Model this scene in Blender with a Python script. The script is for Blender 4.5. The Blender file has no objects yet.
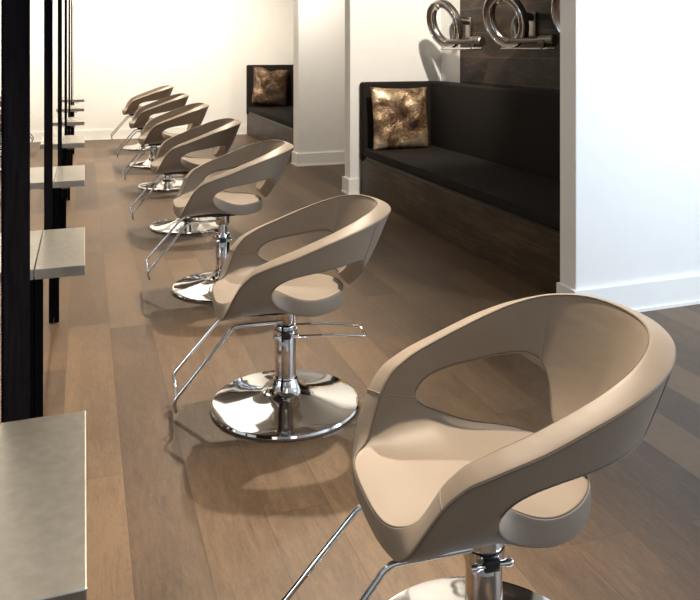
import bpy, bmesh, math, random
from mathutils import Vector, Matrix
C = bpy.context.scene.collection
PI = math.pi
random.seed(4)

# ------------------------------------------------------------ helpers
def tag(o, label=None, cat=None, group=None, kind=None):
    if label: o['label'] = label
    if cat: o['category'] = cat
    if group: o['group'] = group
    if kind: o['kind'] = kind
    return o
def empty(name, loc, rz=0):
    o = bpy.data.objects.new(name, None); C.objects.link(o)
    o.empty_display_size = .1
    o.location = loc; o.rotation_euler = (0, 0, rz); return o
def obj(name, bm, mat, parent=None, smooth=True, loc=None, rot=None, angle=35):
    bmesh.ops.recalc_face_normals(bm, faces=bm.faces)
    me = bpy.data.meshes.new(name); bm.to_mesh(me); bm.free()
    me.materials.append(mat)
    if smooth:
        for p in me.polygons: p.use_smooth = True
        try: me.set_sharp_from_angle(angle=math.radians(angle))
        except Exception: pass
    o = bpy.data.objects.new(name, me); C.objects.link(o)
    if parent: o.parent = parent
    if loc: o.location = loc
    if rot: o.rotation_euler = rot
    return o
def struct(name, bm, mat, smooth=False):
    o = obj(name, bm, mat, None, smooth); o['kind'] = 'structure'; return o
def box(bm, x0, x1, y0, y1, z0, z1, bevel=0, seg=2):
    b = bmesh.new()
    bmesh.ops.create_cube(b, size=1)
    for v in b.verts:
        v.co = Vector((x0 + (v.co.x + .5) * (x1 - x0), y0 + (v.co.y + .5) * (y1 - y0), z0 + (v.co.z + .5) * (z1 - z0)))
    if bevel: bmesh.ops.bevel(b, geom=b.edges[:], offset=bevel, segments=seg, affect='EDGES', profile=.5)
    merge(bm, b)
def merge(bm, b):
    me = bpy.data.meshes.new('tmp'); b.to_mesh(me); b.free(); bm.from_mesh(me); bpy.data.meshes.remove(me)
def frames(pts, closed):
    n = len(pts); T = []
    for i in range(n):
        a = pts[(i - 1) % n] if (closed or i > 0) else pts[i]
        b = pts[(i + 1) % n] if (closed or i < n - 1) else pts[i]
        T.append((b - a).normalized())
    up = Vector((0, 0, 1)) if abs(T[0].z) < .9 else Vector((1, 0, 0))
    N = [(up - T[0] * up.dot(T[0])).normalized()]
    for i in range(1, n):
        v = N[-1] - T[i] * N[-1].dot(T[i]); N.append(v.normalized())
    return T, N
def tube(bm, pts, r, seg=10, closed=False, flat=1.0):
    pts = [Vector(p) for p in pts]
    T, N = frames(pts, closed); rings = []
    for p, t, n in zip(pts, T, N):
        b = t.cross(n)
        rings.append([bm.verts.new(p + n * (r * math.cos(a) * flat) + b * (r * math.sin(a))) for a in [2 * PI * k / seg for k in range(seg)]])
    m = len(rings)
    for i in range(m if closed else m - 1):
        A, B = rings[i], rings[(i + 1) % m]
        for k in range(seg): bm.faces.new((A[k], A[(k + 1) % seg], B[(k + 1) % seg], B[k]))
    if not closed:
        bm.faces.new(rings[0]); bm.faces.new(rings[-1])
def fillet(pts, rad, n=5, closed=False):
    pts = [Vector(p) for p in pts]; out = []; m = len(pts)
    for i, p in enumerate(pts):
        if not closed and (i == 0 or i == m - 1): out.append(p); continue
        a = pts[(i - 1) % m]; b = pts[(i + 1) % m]
        d1 = (a - p); d2 = (b - p)
        r = min(rad, d1.length * .45, d2.length * .45)
        s = p + d1.normalized() * r; e = p + d2.normalized() * r
        for k in range(n + 1):
            t = k / n; out.append(s * (1 - t) ** 2 + p * 2 * t * (1 - t) + e * t * t)
    return out
def lathe(bm, prof, seg=64, M=None):
    """prof: list of (r, z)"""
    rings = []; M = M or Matrix.Identity(4)
    for r, z in prof:
        if r < 1e-6: rings.append([bm.verts.new(M @ Vector((0, 0, z)))])
        else: rings.append([bm.verts.new(M @ Vector((r * math.cos(2 * PI * k / seg), r * math.sin(2 * PI * k / seg), z))) for k in range(seg)])
    for A, B in zip(rings, rings[1:]):
        if len(A) == 1 and len(B) == 1: continue
        for k in range(seg):
            k2 = (k + 1) % seg
            if len(A) == 1: bm.faces.new((A[0], B[k], B[k2]))
            elif len(B) == 1: bm.faces.new((A[k], A[k2], B[0]))
            else: bm.faces.new((A[k], A[k2], B[k2], B[k]))
def interp(tab, x):
    if x <= tab[0][0]: return tab[0][1]
    for (a, u), (b, v) in zip(tab, tab[1:]):
        if x <= b:
            t = (x - a) / (b - a); return u + (v - u) * t
    return tab[-1][1]
def smooth_tab(tab, n=200, passes=8):
    a, b = tab[0][0], tab[-1][0]
    ys = [interp(tab, a + (b - a) * i / n) for i in range(n + 1)]
    for _ in range(passes):
        ys = [ys[0]] + [(ys[i - 1] + 2 * ys[i] + ys[i + 1]) / 4 for i in range(1, n)] + [ys[-1]]
    return [(a + (b - a) * i / n, y) for i, y in enumerate(ys)]

# ------------------------------------------------------------ materials
class NT:
    def __init__(s, name):
        s.m = bpy.data.materials.new(name); s.m.use_nodes = True
        s.t = s.m.node_tree; s.b = s.t.nodes['Principled BSDF']
    def n(s, typ, **kw):
        x = s.t.nodes.new(typ)
        for k, v in kw.items():
            if hasattr(x, k): setattr(x, k, v)
        return x
    def l(s, a, b): s.t.links.new(a, b)
    def math(s, op, a, b=None, c=None):
        x = s.n('ShaderNodeMath', operation=op)
        for i, v in enumerate((a, b, c)):
            if v is None: continue
            if isinstance(v, (int, float)): x.inputs[i].default_value = v
            else: s.l(v, x.inputs[i])
        return x.outputs[0]
    def noise(s, vec, scale, detail=4, rough=.5, dist=0):
        x = s.n('ShaderNodeTexNoise'); x.inputs['Scale'].default_value = scale
        x.inputs['Detail'].default_value = detail; x.inputs['Roughness'].default_value = rough
        x.inputs['Distortion'].default_value = dist
        if vec is not None: s.l(vec, x.inputs['Vector'])
        return x.outputs[0]
    def ramp(s, fac, stops):
        x = s.n('ShaderNodeValToRGB'); cr = x.color_ramp
        while len(cr.elements) < len(stops): cr.elements.new(.5)
        for e, (p, c) in zip(cr.elements, stops): e.position = p; e.color = (*c, 1)
        s.l(fac, x.inputs[0]); return x.outputs[0]
    def obj(s): return s.n('ShaderNodeTexCoord').outputs['Object']
    def pos(s): return s.n('ShaderNodeNewGeometry').outputs['Position']
    def mapping(s, vec, scale):
        x = s.n('ShaderNodeMapping'); x.inputs['Scale'].default_value = scale; s.l(vec, x.inputs[0]); return x.outputs[0]
    def bump(s, h, strength=.2, dist=.01):
        x = s.n('ShaderNodeBump'); x.inputs['Strength'].default_value = strength; x.inputs['Distance'].default_value = dist
        s.l(h, x.inputs['Height']); s.l(x.outputs[0], s.b.inputs['Normal']); return x
    def set(s, **kw):
        for k, v in kw.items():
            i = s.b.inputs[k.replace('_', ' ')]
            i.default_value = (*v, 1) if isinstance(v, tuple) and len(v) == 3 else v
        return s

def simple(name, col, rough=.5, metal=0, var=.08, vs=6, bump=0, bs=200):
    t = NT(name); v = t.obj(); f = t.noise(v, vs, 3)
    lo = tuple(c * (1 - var) for c in col); hi = tuple(min(1, c * (1 + var)) for c in col)
    t.l(t.ramp(f, [(.3, lo), (.7, hi)]), t.b.inputs['Base Color'])
    t.set(Roughness=rough, Metallic=metal)
    if bump: t.bump(t.noise(v, bs, 3), bump, .002)
    return t.m

WALL = simple('wall_paint', (.80, .785, .755), .6, var=.01, bump=.03)
TRIM = simple('trim_paint', (.84, .83, .80), .35, var=.01)
CEIL = simple('ceiling_paint', (.8, .79, .77), .8, var=.01)
CHROME = simple('polished_chrome', (.78, .78, .78), .07, 1, var=.02)
DULL = simple('cast_metal', (.33, .30, .27), .33, 1, var=.1)
BLACK = simple('black_plastic', (.015, .015, .017), .35, var=.1)
DARKWOOD = simple('dark_painted_frame', (.004, .0035, .0045), .55, var=.3, vs=9)
for _n in DARKWOOD.node_tree.nodes:
    if _n.type == 'BSDF_PRINCIPLED': _n.inputs['Specular IOR Level'].default_value = 0
LABELM = simple('pale_sticker', (.6, .6, .58), .5)

def leather():
    t = NT('taupe_leather'); v = t.obj()
    f = t.noise(v, 5, 4)
    t.l(t.ramp(f, [(.3, (.205, .156, .111)), (.7, (.228, .175, .125))]), t.b.inputs['Base Color'])
    t.set(Roughness=.52)
    t.b.inputs['Sheen Weight'].default_value = .1
    vo = t.n('ShaderNodeTexVoronoi'); vo.inputs['Scale'].default_value = 420; t.l(v, vo.inputs['Vector'])
    b = t.bump(vo.outputs['Distance'], .12, .001)
    # broad soft creases
    w = t.noise(t.mapping(v, (1, 1, 2.2)), 7, 2)
    b2 = t.n('ShaderNodeBump'); b2.inputs['Strength'].default_value = .22; b2.inputs['Distance'].default_value = .012
    t.l(w, b2.inputs['Height']); t.l(b2.outputs[0], b.inputs['Normal'])
    return t.m
LEATHER = leather()
PIPING = simple('taupe_piping', (.12, .09, .065), .5)
THREAD = simple('pale_thread', (.30, .235, .18), .6)

def floor_mat():
    t = NT('oak_plank_floor'); p = t.pos()
    sx = t.n('ShaderNodeSeparateXYZ'); t.l(p, sx.inputs[0])
    X, Y = sx.outputs[0], sx.outputs[1]
    u = t.math('DIVIDE', t.math('SUBTRACT', X, .131), .21)
    row = t.math('FLOOR', u); fu = t.math('SUBTRACT', u, row)
    wn = t.n('ShaderNodeTexWhiteNoise', noise_dimensions='1D'); t.l(row, wn.inputs['W'])
    v = t.math('ADD', t.math('DIVIDE', Y, 1.55), t.math('MULTIPLY', wn.outputs['Value'], 7.3))
    col = t.math('FLOOR', v); fv = t.math('SUBTRACT', v, col)
    cmb = t.n('ShaderNodeCombineXYZ'); t.l(row, cmb.inputs[0]); t.l(col, cmb.inputs[1])
    w2 = t.n('ShaderNodeTexWhiteNoise', noise_dimensions='2D'); t.l(cmb.outputs[0], w2.inputs['Vector'])
    # grain: stretched along Y, shifted per plank
    sh = t.n('ShaderNodeVectorMath', operation='MULTIPLY_ADD')
    t.l(w2.outputs['Color'], sh.inputs[0]); sh.inputs[1].default_value = (9, 9, 9); t.l(p, sh.inputs[2])
    g = t.noise(t.mapping(sh.outputs[0], (1, .16, 1)), 26, 6, .6, 1.4)
    g2 = t.noise(t.mapping(sh.outputs[0], (1, .35, 1)), 4, 4, .55, .8)
    fine = t.noise(t.mapping(sh.outputs[0], (1, .12, 1)), 130, 4, .6, 0)
    tone = t.math('ADD', t.math('MULTIPLY', w2.outputs['Value'], .58), t.math('MULTIPLY', g2, .62))
    tone = t.math('ADD', tone, t.math('MULTIPLY', t.math('SUBTRACT', g, .5), .9))
    fig = t.noise(t.mapping(sh.outputs[0], (1, .45, 1)), 75, 5, .7, 1.5)
    tone = t.math('ADD', tone, t.math('MULTIPLY', t.math('SUBTRACT', fine, .5), .5))
    tone = t.math('ADD', tone, t.math('MULTIPLY', t.math('SUBTRACT', fig, .5), .75))
    base = t.ramp(tone, [(.1, (.046, .026, .0135)), (.5, (.082, .049, .026)), (.95, (.132, .082, .044))])
    # seams
    du = t.math('MULTIPLY', t.math('MINIMUM', fu, t.math('SUBTRACT', 1, fu)), .21)
    dv = t.math('MULTIPLY', t.math('MINIMUM', fv, t.math('SUBTRACT', 1, fv)), 1.55)
    d = t.math('MINIMUM', du, dv)
    seam = t.math('LESS_THAN', d, .0016)
    mx = t.n('ShaderNodeMix', data_type='RGBA'); t.l(t.math('MULTIPLY', seam, .6), mx.inputs['Factor'])
    t.l(base, mx.inputs[6]); mx.inputs[7].default_value = (.035, .022, .014, 1)
    t.l(mx.outputs[2], t.b.inputs['Base Color'])
    t.l(t.math('ADD', .34, t.math('MULTIPLY', g, .2)), t.b.inputs['Roughness'])
    t.b.inputs['Specular IOR Level'].default_value = .33
    h = t.math('SUBTRACT', t.math('MULTIPLY', fine, .25), seam)
    t.bump(h, .12, .002)
    return t.m
FLOOR = floor_mat()

def wood_dark(name, c0, c1, c2, axis=(3, .25, 6), board=.0, rough=.5):
    t = NT(name); p = t.pos()
    g = t.noise(t.mapping(p, axis), 5, 7, .65, 1.2)
    g2 = t.noise(p, 2.2, 4, .6, .5)
    f = t.math('ADD', t.math('MULTIPLY', g, .65), t.math('MULTIPLY', g2, .35))
    if board:
        sx = t.n('ShaderNodeSeparateXYZ'); t.l(p, sx.inputs[0])
        u = t.math('DIVIDE', sx.outputs[2], board); row = t.math('FLOOR', u)
        wn = t.n('ShaderNodeTexWhiteNoise', noise_dimensions='1D'); t.l(row, wn.inputs['W'])
        f = t.math('ADD', f, t.math('MULTIPLY', t.math('SUBTRACT', wn.outputs['Value'], .5), .14))
        fr = t.math('SUBTRACT', u, row)
        s = t.math('LESS_THAN', t.math('MULTIPLY', fr, board), .006)
        t.bump(t.math('SUBTRACT', t.math('MULTIPLY', g, .3), s), .6, .006); f = t.math('ADD', f, t.math('MULTIPLY', s, .25))
    else: t.bump(g, .25, .003)
    t.l(t.ramp(f, [(.3, c0), (.5, c1), (.72, c2)]), t.b.inputs['Base Color'])
    t.set(Roughness=rough); t.b.inputs['Specular IOR Level'].default_value = .25
    return t.m
WOODWALL = wood_dark('reclaimed_dark_boards', (.008, .005, .004), (.022, .014, .009), (.10, .060, .034), (2, .9, 4), .235, .45)
BENCHWOOD = wood_dark('dark_oak_veneer', (.020, .012, .007), (.046, .030, .018), (.115, .078, .048), (4, .35, 5), .0, .45)

def fabric():
    t = NT('black_woven_fabric'); v = t.obj()
    f = t.noise(v, 90, 3)
    t.l(t.ramp(f, [(.3, (.0105, .0085, .007)), (.7, (.020, .016, .013))]), t.b.inputs['Base Color'])
    t.set(Roughness=.9); t.b.inputs['Specular IOR Level'].default_value = .2
    t.bump(t.noise(v, 500, 2), .15, .001)
    return t.m
FABRIC = fabric()

def pillow_mat(name, cols, seed):
    t = NT(name); v = t.obj()
    mp = t.n('ShaderNodeMapping'); mp.inputs['Location'].default_value = (seed, seed * 2, seed * .3); t.l(v, mp.inputs[0])
    a = t.noise(mp.outputs[0], 4.2, 5, .62, .6)
    b = t.noise(mp.outputs[0], 38, 4, .7, .6)
    f = t.math('ADD', t.math('MULTIPLY', a, .8), t.math('MULTIPLY', b, .2))
    t.l(t.ramp(f, cols), t.b.inputs['Base Color'])
    t.l(t.ramp(a, [(.38, (0, 0, 0)), (.55, (.75, .75, .75))]), t.b.inputs['Metallic'])
    t.set(Roughness=.42)
    t.bump(t.noise(mp.outputs[0], 9, 4, .6, 2.5), .6, .02)
    return t.m
PIL1 = pillow_mat('bronze_foil_hide', [(.38, (.02, .011, .006)), (.46, (.13, .07, .035)), (.52, (.42, .28, .16)), (.58, (.75, .57, .38)), (.66, (.5, .48, .46))], 1.3)
PIL2 = pillow_mat('dark_bronze_foil_hide', [(.36, (.016, .010, .007)), (.47, (.07, .04, .025)), (.55, (.22, .14, .085)), (.64, (.42, .30, .19))], 4.1)

def steel():
    t = NT('brushed_steel'); p = t.pos()
    g = t.noise(t.mapping(p, (1, 14, 1)), 30, 4, .6)
    g3 = t.noise(p, 40, 4, .6)
    t.l(t.ramp(g3, [(.3, (.50, .475, .42)), (.7, (.60, .575, .515))]), t.b.inputs['Base Color'])
    t.set(Metallic=1.0)
    t.l(t.math('ADD', .24, t.math('MULTIPLY', g, .16)), t.b.inputs['Roughness'])
    t.bump(g, .03, .001)
    return t.m
STEEL = steel()
MIRROR = simple('silvered_glass', (.86, .87, .86), .01, 1, var=.0)
GLASS = None

# ------------------------------------------------------------ camera (level, shifted)
F = 760.0; HY = 48.0; EYE = 1.5
yaw = math.atan(266 / F)
cam = bpy.data.cameras.new('camera'); co = bpy.data.objects.new('camera', cam); C.objects.link(co)
cam.sensor_width = 36; cam.sensor_fit = 'HORIZONTAL'; cam.lens = F / 700 * 36
cam.shift_x = 0; cam.shift_y = -(300 - HY) / 700
co.location = (0, 0, EYE); co.rotation_euler = (PI / 2, 0, -yaw)
cam.clip_start = .05
bpy.context.scene.camera = co

# ------------------------------------------------------------ room shell
CH = 3.0
YB = 13.1; XL = -3.6; XR = 5.2; YF = -3.2
XW = 2.57          # line of the pier faces on the right
bm = bmesh.new(); box(bm, XL, XR, YF, YB, -.06, 0); struct('floor', bm, FLOOR)
bm = bmesh.new(); box(bm, XL, XR, YF, YB, CH, CH + .1); struct('ceiling', bm, CEIL)
bm = bmesh.new(); box(bm, XL - .1, XR + .1, YB, YB + .12, 0, CH); struct('wall_back', bm, WALL)
bm = bmesh.new(); box(bm, XL - .12, XL, YF, YB, 0, CH); struct('wall_left', bm, WALL)
bm = bmesh.new(); box(bm, XR, XR + .12, YF, -1.6, 0, CH); box(bm, XR, XR + .12, 2.0, YB, 0, CH)
box(bm, XR, XR + .12, -1.6, 2.0, 0, .5); box(bm, XR, XR + .12, -1.6, 2.0, 2.7, CH); struct('wall_right', bm, WALL)
bm = bmesh.new()
for y in (-1.6, -.43, .77, 1.94): box(bm, XR + .03, XR + .09, y, y + .06, .5, 2.7)
for z in (.5, 2.64): box(bm, XR + .03, XR + .09, -1.6, 2.0, z, z + .06)
struct('window_2', bm, TRIM)
# front wall behind the camera with a shop-window opening
bm = bmesh.new()
box(bm, XL, XR, YF - .12, YF, 0, .35); box(bm, XL, XR, YF - .12, YF, 2.75, CH)
box(bm, XL, XL + .5, YF - .12, YF, .35, 2.75); box(bm, XR - .3, XR, YF - .12, YF, .35, 2.75)
struct('wall_front', bm, WALL)
bm = bmesh.new()
for x in (XL + .5, -.9, 1.6, 3.2, XR - .36):
    box(bm, x, x + .06, YF - .09, YF - .03, .35, 2.75)
struct('window_1', bm, BLACK)

def baseboard(name, runs):
    """runs: list of (x0,x1,y0,y1, direction) footprint boxes with thin cap"""
    bm = bmesh.new()
    for x0, x1, y0, y1 in runs:
        box(bm, x0, x1, y0, y1, .0, .150)
    for x0, x1, y0, y1 in runs:
        box(bm, x0, x1, y0, y1, .150, .160)
    for x0, x1, y0, y1 in runs:
        box(bm, x0 - .010, x1, y0 - .010, y1, 0, .018)
    o = struct(name, bm, TRIM); return o

# near pier: faces the camera at y = 3.56, returns to the first alcove
Y1 = 3.56; T1 = .15
bm = bmesh.new(); box(bm, XW, XR, Y1, Y1 + T1, 0, CH, .004, 1); struct('wall_near_pier', bm, WALL)
BB = .022
baseboard('baseboard_near_pier', [(XW - BB, XR, Y1 - BB, Y1 + .001), (XW - BB, XW, Y1, Y1 + T1)])
# alcove: back wall, far cheek
XA = 3.60; Y2 = 7.34; T2 = .17
bm = bmesh.new(); box(bm, XA, XA + .12, Y1 + T1, Y2 + T2, 0, CH); struct('wall_alcove', bm, WALL)
bm = bmesh.new(); box(bm, XW, XA, Y2, Y2 + T2, 0, CH, .004, 1); struct('wall_middle_pier', bm, WALL)
baseboard('baseboard_middle_pier', [(XW - BB, XW, Y2, Y2 + T2), (XW - BB, XW + .09, Y2 - BB, Y2), (XW - BB, XR, Y2 + T2, Y2 + T2 + BB)])
# far pier, seen through the passage
Y3 = 9.32; T3 = .25
bm = bmesh.new(); box(bm, XW, XR, Y3, Y3 + T3, 0, CH, .004, 1); struct('wall_far_pier', bm, WALL)
baseboard('baseboard_far_pier', [(XW - BB, XR, Y3 - BB, Y3 + .001), (XW - BB, XW, Y3, Y3 + T3)])
bm = bmesh.new(); box(bm, XA, XA + .12, Y3 + T3, YB, 0, CH); struct('wall_far_alcove', bm, WALL)
baseboard('baseboard_back', [(XL, XW + .10, YB - BB, YB + .001)])
baseboard('baseboard_left', [(XL - .001, XL + BB, YF, YB)])
# dark board cladding above the near sofa
bm = bmesh.new(); box(bm, XA - .03, XA, Y1 + T1, 6.85, 0, CH); struct('trim_1', bm, WOODWALL)

# ------------------------------------------------------------ salon chair
NC = 144
ZS = .466; TH = .060
CXP = .060; AX = .360; BY = .298
zrim = smooth_tab([(-.32, .467), (-.280, .468), (-.255, .498), (-.230, .553), (-.200, .612), (-.160, .652), (-.09, .682), (0, .712), (.1, .750), (.2, .785), (.3, .815), (.38, .832), (.48, .840)], 200, 10)
def plan(phi):
    # phi 0 = back (+x), pi = front (-x)
    c, s = math.cos(phi), math.sin(phi)
    n = 2.15 + .85 * (1 - c) / 2
    x = CXP + AX * math.copysign(abs(c) ** (2 / n), c)
    y = BY * math.copysign(abs(s) ** (2 / n), s)
    return x, y
SC = Vector((-.015, 0))
def profile(phi, m=140):
    x, y = plan(phi); zr = interp(zrim, x)
    d = Vector((x, y)) - SC; R = d.length; d.normalize()
    out = []
    n = 4.6
    flare = .36 * max(0, math.cos(phi)) ** 1.5 + .20 * abs(math.sin(phi))
    for i in range(m + 1):
        th = PI / 2 * i / m
        dep = (zr - ZS) * (math.sin(th) ** (2 / n) if th > 0 else 0)
        r = R * (max(0, math.cos(th)) ** (2 / n)) - flare * dep
        # dish of the seat
        if r < 0: r = 0
        out.append((r, zr - dep))
    pts = []
    for r, z in out:
        q = SC + d * r
        fr = max(0, -math.cos(phi)) ** 1.5
        pts.append(Vector((q.x, q.y, z - .010 * fr * (r / R) ** 6)))
    return pts
def resample(pts, n):
    L = [0]
    for a, b in zip(pts, pts[1:]): L.append(L[-1] + (b - a).length)
    tot = L[-1]; out = []; j = 0
    for i in range(n + 1):
        t = tot * i / n
        while j < len(L) - 2 and L[j + 1] < t: j += 1
        sp = L[j + 1] - L[j]; k = 0 if sp < 1e-9 else (t - L[j]) / sp
        out.append(pts[j].lerp(pts[j + 1], min(1, max(0, k))))
    return out
PHC = math.radians(112)
NB, NS = 12, 16
# lower edge of the band (arm / backrest), as height; by |phi| in degrees
zband = smooth_tab([(0, .522), (16, .523), (25, .536), (33, .570), (39, .612), (44, .643), (50, .658), (60, .664), (80, .650), (95, .630), (104, .612), (109, .588), (112, .560)], 200, 8)
# radial plan reach of the seat inside the opening
seatr = smooth_tab([(0, .262), (40, .258), (70, .246), (88, .236), (100, .240), (107, .255), (110, .270), (112, .285)], 200, 3)
def shell_rows():
    cols = []
    base = [2 * PI * k / NC for k in range(NC)]
    # snap one column pair exactly on the hole corner
    for k, ph in enumerate(base):
        a = ph if ph <= PI else 2 * PI - ph
        if abs(a - PHC) < PI / NC:
            a = PHC; ph = a if ph <= PI else 2 * PI - a
            base[k] = ph
    hole = []
    for ph in base:
        a = ph if ph <= PI else 2 * PI - ph
        P = profile(ph)
        deg = math.degrees(a)
        if a < PHC - 1e-6:
            zb = interp(zband, deg)
            band = [p for p in P if p.z >= zb]
            i = len(band)
            if i < len(P) and band:
                p, q = P[i - 1], P[i]; t = (p.z - zb) / max(1e-9, p.z - q.z); band.append(p.lerp(q, t))
            rr = interp(seatr, deg)
            dist = lambda p: (Vector((p.x, p.y)) - SC).length
            seat = [p for p in P if dist(p) <= rr and p.z < ZS + .14]
            if not seat or dist(seat[0]) < rr - 1e-6:
                i = len(P) - len(seat)
                p, q = P[i - 1], P[i]; t = (dist(p) - rr) / max(1e-9, dist(p) - dist(q)); seat.insert(0, p.lerp(q, min(1, max(0, t))))
            k = max(0, min(1, (deg - 84) / 26)); k = k * k * (3 - 2 * k)
            seat = [Vector((p.x, p.y, ZS + (p.z - ZS) * k)) for p in seat]
            hole.append(True)
        else:
            # split at the height of the hole's apex, drifting to the lip towards the front
            x, y = plan(ph); zr = P[0].z
            zc = interp(zband, 112)
            t = (a - PHC) / (PI - PHC)
            full = resample(P, 400)
            L = next((j for j, p in enumerate(full) if p.z <= zc), 0)
            j = max(int(400 * .12), L) if True else L
            j = int(j * (1 - min(1, t * 1.6)) + 400 * .30 * min(1, t * 1.6))
            if abs(a - PHC) < 1e-6: j = max(1, L)
            band, seat = full[:j + 1], full[j:]
            hole.append(False)
        cols.append((resample(band, NB), resample(seat, NS)))
    return base, cols, hole
BASE, COLS, HOLE = shell_rows()

def build_shell():
    """one thick upholstered sheet: back, arms and seat; returns bm and edge loops for the piping"""
    bm = bmesh.new()
    me = bmesh.new()
    n = NC
    B = [[None] * (NB + 1) for _ in range(n)]; S = [[None] * (NS + 1) for _ in range(n)]
    centre = me.verts.new(Vector((SC.x, 0, ZS)))
    for k in range(n):
        b, s = COLS[k]
        for i in range(NB + 1): B[k][i] = me.verts.new(b[i])
        for i in range(NS):
            if i == 0 and not HOLE[k]: S[k][0] = B[k][NB]
            else: S[k][i] = me.verts.new(s[i])
        S[k][NS] = centre
    for k in range(n):
        k2 = (k + 1) % n
        for i in range(NB): me.faces.new((B[k][i], B[k][i + 1], B[k2][i + 1], B[k2][i]))
        for i in range(NS):
            vs = [S[k][i], S[k][i + 1], S[k2][i + 1], S[k2][i]]
            if vs[1] is vs[2]: vs.pop(2)
            me.faces.new(vs)
    me.verts.index_update()
    # light relaxation of the interior and of the hole's edge
    rimset = {B[k][0] for k in range(n)}
    for _ in range(6):
        new = {}
        for v in me.verts:
            if v in rimset: continue
            bd = [e.other_vert(v) for e in v.link_edges if e.is_boundary]
            nb = bd if bd else [e.other_vert(v) for e in v.link_edges]
            if v.is_boundary and len(bd) != 2: continue
            av = sum((o.co for o in nb), Vector()) / len(nb)
            new[v] = v.co.lerp(av, .45)
        for v, c in new.items(): v.co = c
    bmesh.ops.recalc_face_normals(me, faces=me.faces)
    me.normal_update()
    # orient so that normals point inwards/up
    if centre.normal.z < 0:
        bmesh.ops.reverse_faces(me, faces=me.faces); me.normal_update()
    # smooth normals a bit
    N = {v: v.normal.copy() for v in me.verts}
    for _ in range(8):
        M = {}
        for v in me.verts:
            s = N[v] * 1.0
            for e in v.link_edges: s = s + N[e.other_vert(v)] * .5
            M[v] = s.normalized()
        N = M
    h = TH / 2; BV = .0045
    # the seat keeps a level top inside the openings, so its side stands upright
    for k in range(n):
        if not HOLE[k]: continue
        a = BASE[k] if BASE[k] <= PI else 2 * PI - BASE[k]
        q = max(0, min(1, (math.degrees(a) - 88) / 22)); q = q * q * (3 - 2 * q)
        for i in range(NS): N[S[k][i]] = (N[S[k][i]] * q + Vector((0, 0, 1)) * (1 - q)).normalized()
    # boundary inward direction for the rounded edge
    inn = {}
    for v in me.verts:
        if v.is_boundary:
            a = [e.other_vert(v) for e in v.link_edges if e.is_boundary]
            tdir = (a[0].co - a[1].co).normalized()
            w = N[v].cross(tdir)
            mid = sum((f.calc_center_median() for f in v.link_faces), Vector()) / len(v.link_faces)
            if w.dot(mid - v.co) < 0: w = -w
            inn[v] = w.normalized()
    top = {}; bot = {}
    for v in me.verts:
        off = inn[v] * BV if v in inn else Vector()
        top[v] = bm.verts.new(v.co + N[v] * h + off)
        bot[v] = bm.verts.new(v.co - N[v] * h + off)
    for f in me.faces:
        vs = list(f.verts)
        bm.faces.new([top[v] for v in vs]); bm.faces.new([bot[v] for v in reversed(vs)])
    # rounded edge strip, slightly crowned
    ed = {}
    for v in inn:
        row = []
        for k in range(1, 12):
            t = k / 12
            if t < .25:
                a = t / .25 * PI / 2; dn = h - BV * (1 - math.cos(a)) ; di = BV * (1 - math.sin(a))
            elif t > .75:
                a = (1 - t) / .25 * PI / 2; dn = -(h - BV * (1 - math.cos(a))); di = BV * (1 - math.sin(a))
            else:
                s = (t - .25) / .5; dn = (h - BV) * (1 - 2 * s); di = -.0015 * math.sin(PI * s)
            row.append(bm.verts.new(v.co + N[v] * dn + inn[v] * di))
        ed[v] = [top[v]] + row + [bot[v]]
    for e in me.edges:
        if e.is_boundary:
            a, b = e.verts
            for i in range(12): bm.faces.new((ed[a][i], ed[b][i], ed[b][i + 1], ed[a][i + 1]))
    # edge loops
    loops = {'rim_in': [], 'rim_out': [], 'seat_in': [], 'seat_out': []}
    for k in range(n):
        v = B[k][0]; loops['rim_in'].append(v.co + N[v] * (h + .0003) + inn[v] * BV); loops['rim_out'].append(v.co - N[v] * (h + .0003) + inn[v] * BV)
    hole_idx = [k for k in range(n) if HOLE[k]]
    # order hole columns from -phc through 0 to +phc
    order = [k for k in range(n) if HOLE[k] and BASE[k] > PI] + [k for k in range(n) if HOLE[k] and BASE[k] <= PI]
    def edge(v, s): return v.co + N[v] * s * (h + .0003) + inn[v] * BV
    loops['seat_in'] = [edge(S[k][0], 1) for k in order]; loops['seat_out'] = [edge(S[k][0], -1) for k in order]
    loops['band_in'] = [edge(B[k][NB], 1) for k in order]; loops['band_out'] = [edge(B[k][NB], -1) for k in order]
    # cross seams: where arm meets seat front, and where arm meets back
    def col_line(k, s, n0=0, n1=NB): return [B[k][i].co + N[B[k][i]] * s * (h + .0012) for i in range(n0, n1 + 1)]
    kf = min(range(n), key=lambda k: abs(BASE[k] - math.radians(131)))
    kh = min(range(n), key=lambda k: abs(BASE[k] - PHC))
    kb = min(range(n), key=lambda k: abs(BASE[k] - math.radians(47)))
    seams = []
    for sg in (1, -1):
        ln = []
        for i in range(NB + 1):
            q = kf + (kh - kf) * (i / NB) ** 1.5; k0 = int(math.floor(q)); w_ = q - k0
            A = B[(sg * k0) % n][i]; D = B[(sg * (k0 + 1)) % n][i]
            p = A.co.lerp(D.co, w_); nn = N[A].lerp(N[D], w_).normalized()
            ln.append(p + nn * (h + .0012))
        seams.append(ln[1:])
    for k in (kb, n - kb):
        seams.append(col_line(k, 1, 1)); seams.append(col_line(k, -1, 1))
    # the front seam continues across the rim strip
    strips = []
    for k in (kf, n - kf):
        v = B[k][0]; strips.append([p.co - inn[v] * .0012 for p in ed[v]][1:-1])
    me.free()
    return bm, loops, seams, strips

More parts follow.
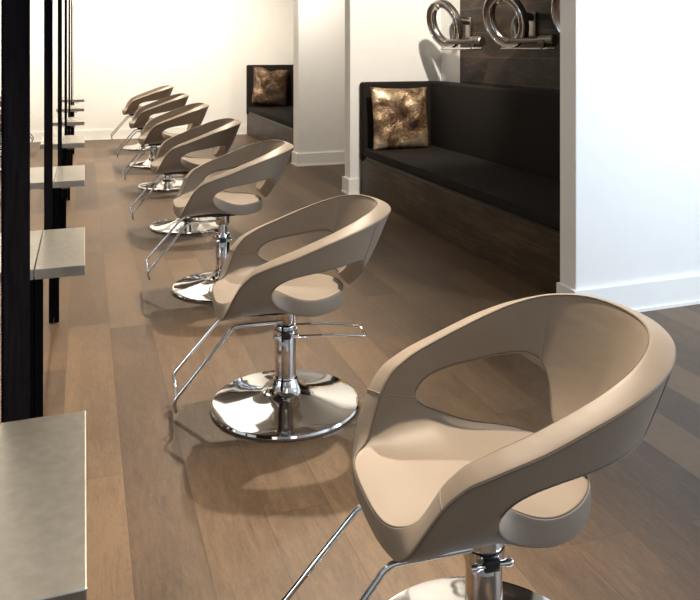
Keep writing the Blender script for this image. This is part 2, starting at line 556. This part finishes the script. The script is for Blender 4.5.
def make_chair():
    t = empty('salon_chair', (0, 0, 0))
    bm, loops, seams, strips = build_shell()
    sh = obj('upholstered_shell', bm, LEATHER, t, angle=27)
    pb = bmesh.new()
    for k in ('rim_in', 'rim_out'): tube(pb, loops[k], .0022, 6, True)
    for k in ('seat_in', 'seat_out', 'band_in', 'band_out'): tube(pb, loops[k], .002, 6)
    obj('piping', pb, PIPING, sh)
    for s in seams + strips:
        sb = bmesh.new(); tube(sb, s, .0013, 5)
        obj('seam', sb, THREAD, sh)
    # under-seat mechanism plate
    m = bmesh.new()
    box(m, -.07, .07, -.08, .08, .405, .438, .004); box(m, -.205, -.05, -.095, .095, .412, .434, .004)
    obj('seat_plate', m, BLACK, t)
    # column with collar
    m = bmesh.new()
    lathe(m, [(0, .105), (.044, .105), (.044, .335), (.0430, .338), (.030, .339), (.030, .300)], 48)
    obj('column', m, CHROME, t, angle=50)
    m = bmesh.new()
    lathe(m, [(0, .14), (.0265, .14), (.0265, .340), (.038, .341), (.043, .350), (.043, .407), (0, .407)], 40)
    obj('piston', m, CHROME, t, angle=50)
    # base plate
    m = bmesh.new()
    prof = [(0, 0), (.300, 0), (.309, .003), (.311, .012), (.306, .019), (.297, .021), (.25, .027), (.20, .035), (.15, .046), (.11, .055), (.085, .066), (.068, .080), (.057, .095), (.053, .108), (.050, .115), (.045, .119), (0, .119)]
    lathe(m, prof, 96)
    obj('round_base', m, CHROME, t, angle=28)
    # clamp collar with release lever
    m = bmesh.new()
    M = Matrix.Translation((0, 0, .0))
    lathe(m, [(.045, .292), (.050, .293), (.050, .322), (.045, .323)], 40)
    c = obj('collar', m, CHROME, t)
    m = bmesh.new(); box(m, -.026, .014, -.066, -.046, .294, .322, .005)
    obj('clamp_block', m, BLACK, c)
    m = bmesh.new()
    R = Matrix.Translation((-.006, -.058, .308)) @ Matrix.Rotation(PI / 2, 4, 'Y')
    lathe(m, [(0, -.052), (.007, -.052), (.009, -.048), (.009, -.036), (.0065, -.032), (.0065, .032), (.009, .036), (.009, .048), (.007, .052), (0, .052)], 16, R)
    obj('locking_bar', m, CHROME, c)
    # foot pump / brake lever loop behind the column
    m = bmesh.new()
    pts = fillet([(.035, -.045, .300), (.21, -.055, .295), (.345, -.045, .272), (.335, .055, .283), (.20, .060, .305), (.035, .045, .318)], .035, 6)
    tube(m, pts, .0055, 10)
    obj('pump_lever', m, CHROME, t)
    # footrest: two bent rods joined by a cross bar on the floor side
    m = bmesh.new()
    w = .112; wb = .130
    pts = fillet([(-.03, -w, .390), (-.225, -w, .386), (-.460, -wb, .118), (-.448, -wb + .01, .068), (-.448, wb - .01, .068), (-.460, wb, .118), (-.225, w, .386), (-.03, w, .390)], .022, 6)
    tube(m, pts, .0075, 12)
    obj('footrest', m, CHROME, t)
    m = bmesh.new()
    R = Matrix.Translation((-.0445, 0, 0))
    # small rectangular sticker wrapped on the column
    vs = []
    for z in (.262, .278):
        vs.append([m.verts.new((.0446 * math.cos(a), .0446 * math.sin(a), z)) for a in [math.radians(-128 + i * 9) for i in range(6)]])
    for i in range(5): m.faces.new((vs[0][i], vs[0][i + 1], vs[1][i + 1], vs[1][i]))
    obj('sticker', m, LABELM, t)
    return t
def copy_tree(o, parent=None):
    c = o.copy(); C.objects.link(c); c.parent = parent
    for ch in [x for x in bpy.data.objects if x.parent == o]: copy_tree(ch, c)
    return c
proto = make_chair()
chairs = [   # x, y, turn, seat height offset, lever turn
 (.905, 1.615, -5, -.006, 95, 'nearest taupe leather salon chair with chrome base, largest at lower right'),
 (.80, 3.11, -6, 0, 0, 'second nearest taupe salon chair, its whole round chrome base in view'),
 (.82, 4.76, -2, .055, 100, 'third nearest taupe salon chair, directly behind the one with the whole base showing'),
 (.825, 6.49, 0, .045, 90, 'fourth nearest taupe salon chair, middle one of the seven in the row'),
 (.855, 8.45, 2, .045, 80, 'fifth nearest taupe salon chair, third from the back wall end of the row'),
 (.845, 10.05, 1, .060, 90, 'taupe salon chair second from the back wall'),
 (.84, 11.80, 0, .085, 90, 'farthest taupe salon chair, last in the row before the back wall'),
]
made = []
for i, c in enumerate(chairs): made.append(proto if i == 0 else copy_tree(proto))
for o, (x, y, a, dz, lv, lab) in zip(made, chairs):
    o.location = (x, y, 0); o.rotation_euler = (0, 0, math.radians(a))
    tag(o, lab, 'salon chair', 'salon chairs in a row facing the mirrors')
    for ch in bpy.data.objects:
        if ch.parent != o: continue
        k = ch.name.split('.')[0]
        if k in ('upholstered_shell', 'seat_plate', 'footrest', 'piston'): ch.location.z = dz
        if k == 'footrest' and o is proto: ch.location.x = -.050
        if k == 'pump_lever': ch.rotation_euler.z = math.radians(lv)
        if k == 'collar': ch.location.z = min(dz, 0) * 1.6

# ------------------------------------------------------------ mirror stations
XM = -.155
HM = 2.12
def make_station(i, yn, ynext):
    """yn = near end of this shelf, ynext = near end of the following one"""
    t = empty('mirror_station', (XM, yn, 0))
    a, b, c = -.25, ynext - 1.03 - yn, ynext - .25 - yn
    if i == 7: b, c = .70, .75
    lo = .03 if i in (1, 7) else .60
    m = bmesh.new(); box(m, -.03, 0, a, b, .03, HM)
    if i not in (1, 7): box(m, -.03, 0, b, c, .03, .60)
    obj('mirror_glass', m, MIRROR, t, smooth=False)
    m = bmesh.new(); box(m, -.045, .003, b, c, lo, HM + .015, .002)
    obj('dark_upright_panel', m, DARKWOOD, t, smooth=False)
    m = bmesh.new(); box(m, .0005, .026, 0, .04, 0, .735, .002, 1)
    obj('leg', m, DARKWOOD, t, smooth=False)
    m = bmesh.new(); box(m, .0015, .159, 0, .575 if i > 1 else .536, .735, .770, .0025, 2)
    s = obj('steel_shelf', m, STEEL, t, smooth=False)
    m = bmesh.new()
    tube(m, fillet([(.035, .10, .735), (.035, .10, .715), (.075, .10, .715), (.075, .10, .735)], .006, 3), .003, 6)
    obj('hook', m, CHROME, s)
    return t
sy = [1.087, 2.71, 4.45, 6.20, 7.98, 9.72, 11.42, 13.2]
sl = ['nearest styling mirror station, steel shelf filling the lower left corner',
      'second nearest styling mirror station, steel shelf level with the second salon chair',
      'third nearest styling mirror station with dark upright and small steel shelf',
      'fourth nearest styling mirror station, middle one of the row',
      'fifth nearest styling mirror station with thin dark upright',
      'styling mirror station second from the back wall',
      'farthest styling mirror station, last before the back wall']
for i, y in enumerate(sy[:-1]):
    t = make_station(i + 1, y, sy[i + 1])
    tag(t, sl[i], 'mirror station', 'styling mirror stations along the left')

# ------------------------------------------------------------ sofas
def soft_box(bm, x0, x1, y0, y1, z0, z1, r=.03, seg=4): box(bm, x0, x1, y0, y1, z0, z1, r, seg)
def make_sofa(name, label, x0, x1, y0, y1, zt):
    """x0 front, x1 wall side; y1 far end where the end panel stands"""
    t = empty(name, (0, 0, 0))
    t.location = (x0, y0, 0)
    W = x1 - x0; L = y1 - y0
    m = bmesh.new(); box(m, .015, W - .02, 0, L, 0, .380, .003, 1)
    b = obj('plinth', m, BENCHWOOD, t, smooth=False)
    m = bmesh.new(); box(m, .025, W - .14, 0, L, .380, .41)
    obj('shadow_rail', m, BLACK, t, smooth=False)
    m = bmesh.new(); soft_box(m, 0, W - .12, .002, L - .11, .402, .488, .024)
    s = obj('seat_cushion', m, FABRIC, t, angle=60)
    m = bmesh.new(); tube(m, [(.004, .01, .480), (.004, L - .12, .480)], .005, 6); obj('piping', m, FABRIC, s)
    m = bmesh.new(); soft_box(m, W - .15, W - .002, .002, L - .002, .345, zt, .028)
    obj('backrest', m, FABRIC, t, angle=60)
    m = bmesh.new(); soft_box(m, .0, W - .10, L - .115, L - .002, .345, zt, .028)
    obj('end_panel', m, FABRIC, t, angle=60)
    tag(t, label, 'sofa', 'built-in sofas along the right wall')
    return t
make_sofa('bench_sofa', 'long black upholstered bench sofa on dark wood plinth, nearer of two', 2.665, XA - .03, Y1 + T1 + .004, Y2 - .004, 1.152)
make_sofa('bench_sofa', 'farther black upholstered bench sofa in the alcove by the back wall', 2.665, XA, Y3 + T3 + .004, YB - .004, 1.205)

def make_pillow(loc, rot, size, mat, label, depth=.075, chop=0):
    bm = bmesh.new(); N = 26
    rnd = random.Random(hash(label) % 1000 if False else int(size * 1000))
    ph = [rnd.uniform(0, 6) for _ in range(6)]
    g = {}
    for s in (1, -1):
        for i in range(N + 1):
            for j in range(N + 1):
                u = 2 * i / N - 1; v = 2 * j / N - 1
                if s == -1 and (i in (0, N) or j in (0, N)): g[s, i, j] = g[1, i, j]; continue
                # pinched corners, bowed-in sides
                pin = 1 - .055 * (1 - u * u) * abs(v) ** 3; pin2 = 1 - .055 * (1 - v * v) * abs(u) ** 3
                X = u * size / 2 * pin2; Z = v * size / 2 * pin
                q = max(0, (1 - u ** 4) * (1 - v ** 4)) ** .55
                wr = .008 * (math.sin(7 * u + 5 * v + ph[0]) + math.sin(11 * v - 4 * u + ph[1]) * .6 + math.sin(16 * (u + v) + ph[2]) * .35)
                Yv = s * (depth * q + wr * q)
                Z -= chop * math.exp(-(u / .28) ** 2) * max(0, v) ** 2; Yv *= 1 - 5 * chop * math.exp(-(u / .2) ** 2) * max(0, v)
                g[s, i, j] = bm.verts.new((X, Yv, Z))
    for s in (1, -1):
        for i in range(N):
            for j in range(N):
                try: bm.faces.new((g[s, i, j], g[s, i + 1, j], g[s, i + 1, j + 1], g[s, i, j + 1]))
                except ValueError: pass
    o = obj('throw_pillow', bm, mat, None, angle=180)
    o.location = loc; o.rotation_euler = rot
    tag(o, label, 'pillow')
    return o
make_pillow((3.01, 7.06, .792), (math.radians(-9), math.radians(1), math.radians(3)), .635, PIL1, 'shiny bronze and cream hide pillow on the nearer sofa against its end panel')
make_pillow((3.02, 12.78, .835), (math.radians(-11), math.radians(7), math.radians(8)), .66, PIL2, 'dark brown patterned pillow on the farther sofa against its end panel', chop=.045)

# ------------------------------------------------------------ ring hair processors on the board wall
def ring_mesh(R, r, M, seg=64, rs=14, squash=1.0):
    m = bmesh.new()
    rows = []
    for k in range(seg):
        a = 2 * PI * k / seg
        c = Vector((math.cos(a), math.sin(a), 0))
        rows.append([m.verts.new(M @ (c * (R + r * math.cos(b)) + Vector((0, 0, r * squash * math.sin(b))))) for b in [2 * PI * j / rs for j in range(rs)]])
    for k in range(seg):
        A, B = rows[k], rows[(k + 1) % seg]
        for j in range(rs): m.faces.new((A[j], A[(j + 1) % rs], B[(j + 1) % rs], B[j]))
    return m
def make_dryer(y, label):
    t = empty('hair_processor', (XA - .03, y, 1.5))
    # wall plate and arm
    m = bmesh.new(); box(m, -.02, 0, -.05, .05, .10, .30, .005)
    obj('wall_plate', m, DULL, t)
    m = bmesh.new()
    tube(m, fillet([(-.01, 0, .26), (-.14, 0, .27), (-.20, -.02, .18), (-.19, -.04, .06)], .04, 5), .035, 16)
    obj('wall_arm', m, DULL, t)
    # ring head, facing the room and slightly towards the camera
    base = Matrix.Translation((-.27, -.02, .235)) @ Vector((-.945, -.17, -.29)).to_track_quat('Z', 'Y').to_matrix().to_4x4()
    m = bmesh.new()
    lathe(m, [(.165, -.02), (.163, .0), (.166, .018), (.176, .030), (.190, .026), (.205, .030), (.222, .044), (.238, .040), (.246, .020), (.240, -.012), (.215, -.034), (.185, -.036), (.165, -.02)], 72, base)
    r = obj('ring_heater', m, DULL, t)
    merge_r = ring_mesh(.232, .011, base @ Matrix.Translation((0, 0, .040)))
    obj('outer_trim', merge_r, CHROME, r)
    m = ring_mesh(.174, .009, base @ Matrix.Translation((0, 0, .028)))
    obj('inner_trim', m, CHROME, r)
    m = bmesh.new()
    M = base @ Matrix.Translation((0, .18, .045))
    lathe(m, [(0, 0), (.03, 0), (.032, .006), (.028, .014), (0, .015)], 24, M)
    obj('dial', m, CHROME, r)
    # motor housing
    m = bmesh.new()
    M = Matrix.Translation((-.19, -.36, .060)) @ Matrix.Rotation(PI / 2, 4, 'X') @ Matrix.Rotation(math.radians(14), 4, 'Y')
    lathe(m, [(0, .17), (.040, .17), (.048, .162), (.048, .03), (.040, .02), (.024, .018), (.024, -.32), (0, -.32)], 28, M)
    h = obj('motor_housing', m, DULL, t)
    # lower rods
    m = bmesh.new()
    tube(m, [(-.30, .02, -.006), (-.20, -.60, -.006)], .010, 10)
    obj('tray_rod', m, CHROME, t)
    m = bmesh.new()
    tube(m, [(-.20, -.46, .06), (-.22, -.46, -.012)], .016, 12)
    obj('rod_clamp', m, BLACK, t)
    tag(t, label, 'hair dryer', 'ring hair processors above the sofa')
make_dryer(6.65, 'chrome ring hair processor mounted nearest the white alcove corner')
make_dryer(5.52, 'chrome ring hair processor, middle one on the dark board wall')
make_dryer(4.52, 'chrome ring hair processor partly cut off by the right white pier')

# ------------------------------------------------------------ lights
def spot(loc, aim, energy, col, size=70, blend=.6, rad=.04):
    l = bpy.data.lights.new('spot_light', 'SPOT'); l.energy = energy; l.color = col
    l.spot_size = math.radians(size); l.spot_blend = blend; l.shadow_soft_size = rad
    o = bpy.data.objects.new('spot_light', l); C.objects.link(o); o.location = loc
    d = Vector(aim) - Vector(loc); o.rotation_euler = d.to_track_quat('-Z', 'Y').to_euler(); return o
def area(loc, aim, sx, sy, energy, col):
    l = bpy.data.lights.new('area_light', 'AREA'); l.shape = 'RECTANGLE'; l.size = sx; l.size_y = sy; l.energy = energy; l.color = col
    o = bpy.data.objects.new('area_light', l); C.objects.link(o); o.location = loc
    d = Vector(aim) - Vector(loc); o.rotation_euler = d.to_track_quat('-Z', 'Y').to_euler(); return o
WARM = (1, .85, .67); WARM2 = (1, .91, .78); COOL = (.74, .86, 1)
for i, y in enumerate((1.65, 3.1, 4.8, 6.5, 8.25, 10, 11.7)):
    spot((1.45, y + .95, 2.93), (.45, y - .10, .4), 350, WARM, 62, .8)
# added soft fill above the row of chairs; no such ceiling panel known
area((.75, 5.5, 2.97), (.75, 5.5, 0), .5, 13.0, 30, WARM2)
# wall washers at the far wall and in the alcoves
for x in (-1.8, .2, 2.0):
    spot((x, 10.9, 2.93), (x + .1, 13.1, 1.5), 215, (1, .89, .74), 110, 1, .1)
# added spot to lighten the far pier through the passage, no known fixture
spot((2.3, 8.3, 2.93), (3.0, 9.3, 1.9), 130, WARM2, 110, 1, .1)
spot((2.65, 5.0, 2.93), (3.1, 7.3, 1.3), 250, WARM2, 80, .8, .03)
# invented cool spot at the right, added to whiten the near pier
spot((3.6, 2.1, 2.93), (3.8, 3.56, 1.0), 190, COOL, 120, 1, .1)
# daylight through the side window at the right, out of view
area((XR - .02, .2, 1.6), (XW, 1.6, 1.2), 3.5, 2.1, 100, COOL)

w = bpy.data.worlds.new('world'); bpy.context.scene.world = w; w.use_nodes = True
bg = w.node_tree.nodes['Background']; bg.inputs[0].default_value = (.75, .87, 1, 1); bg.inputs[1].default_value = .5
sc = bpy.context.scene
sc.view_settings.view_transform = 'Standard'; sc.view_settings.look = 'None'
sc.view_settings.gamma = 1; sc.view_settings.exposure = 0.58
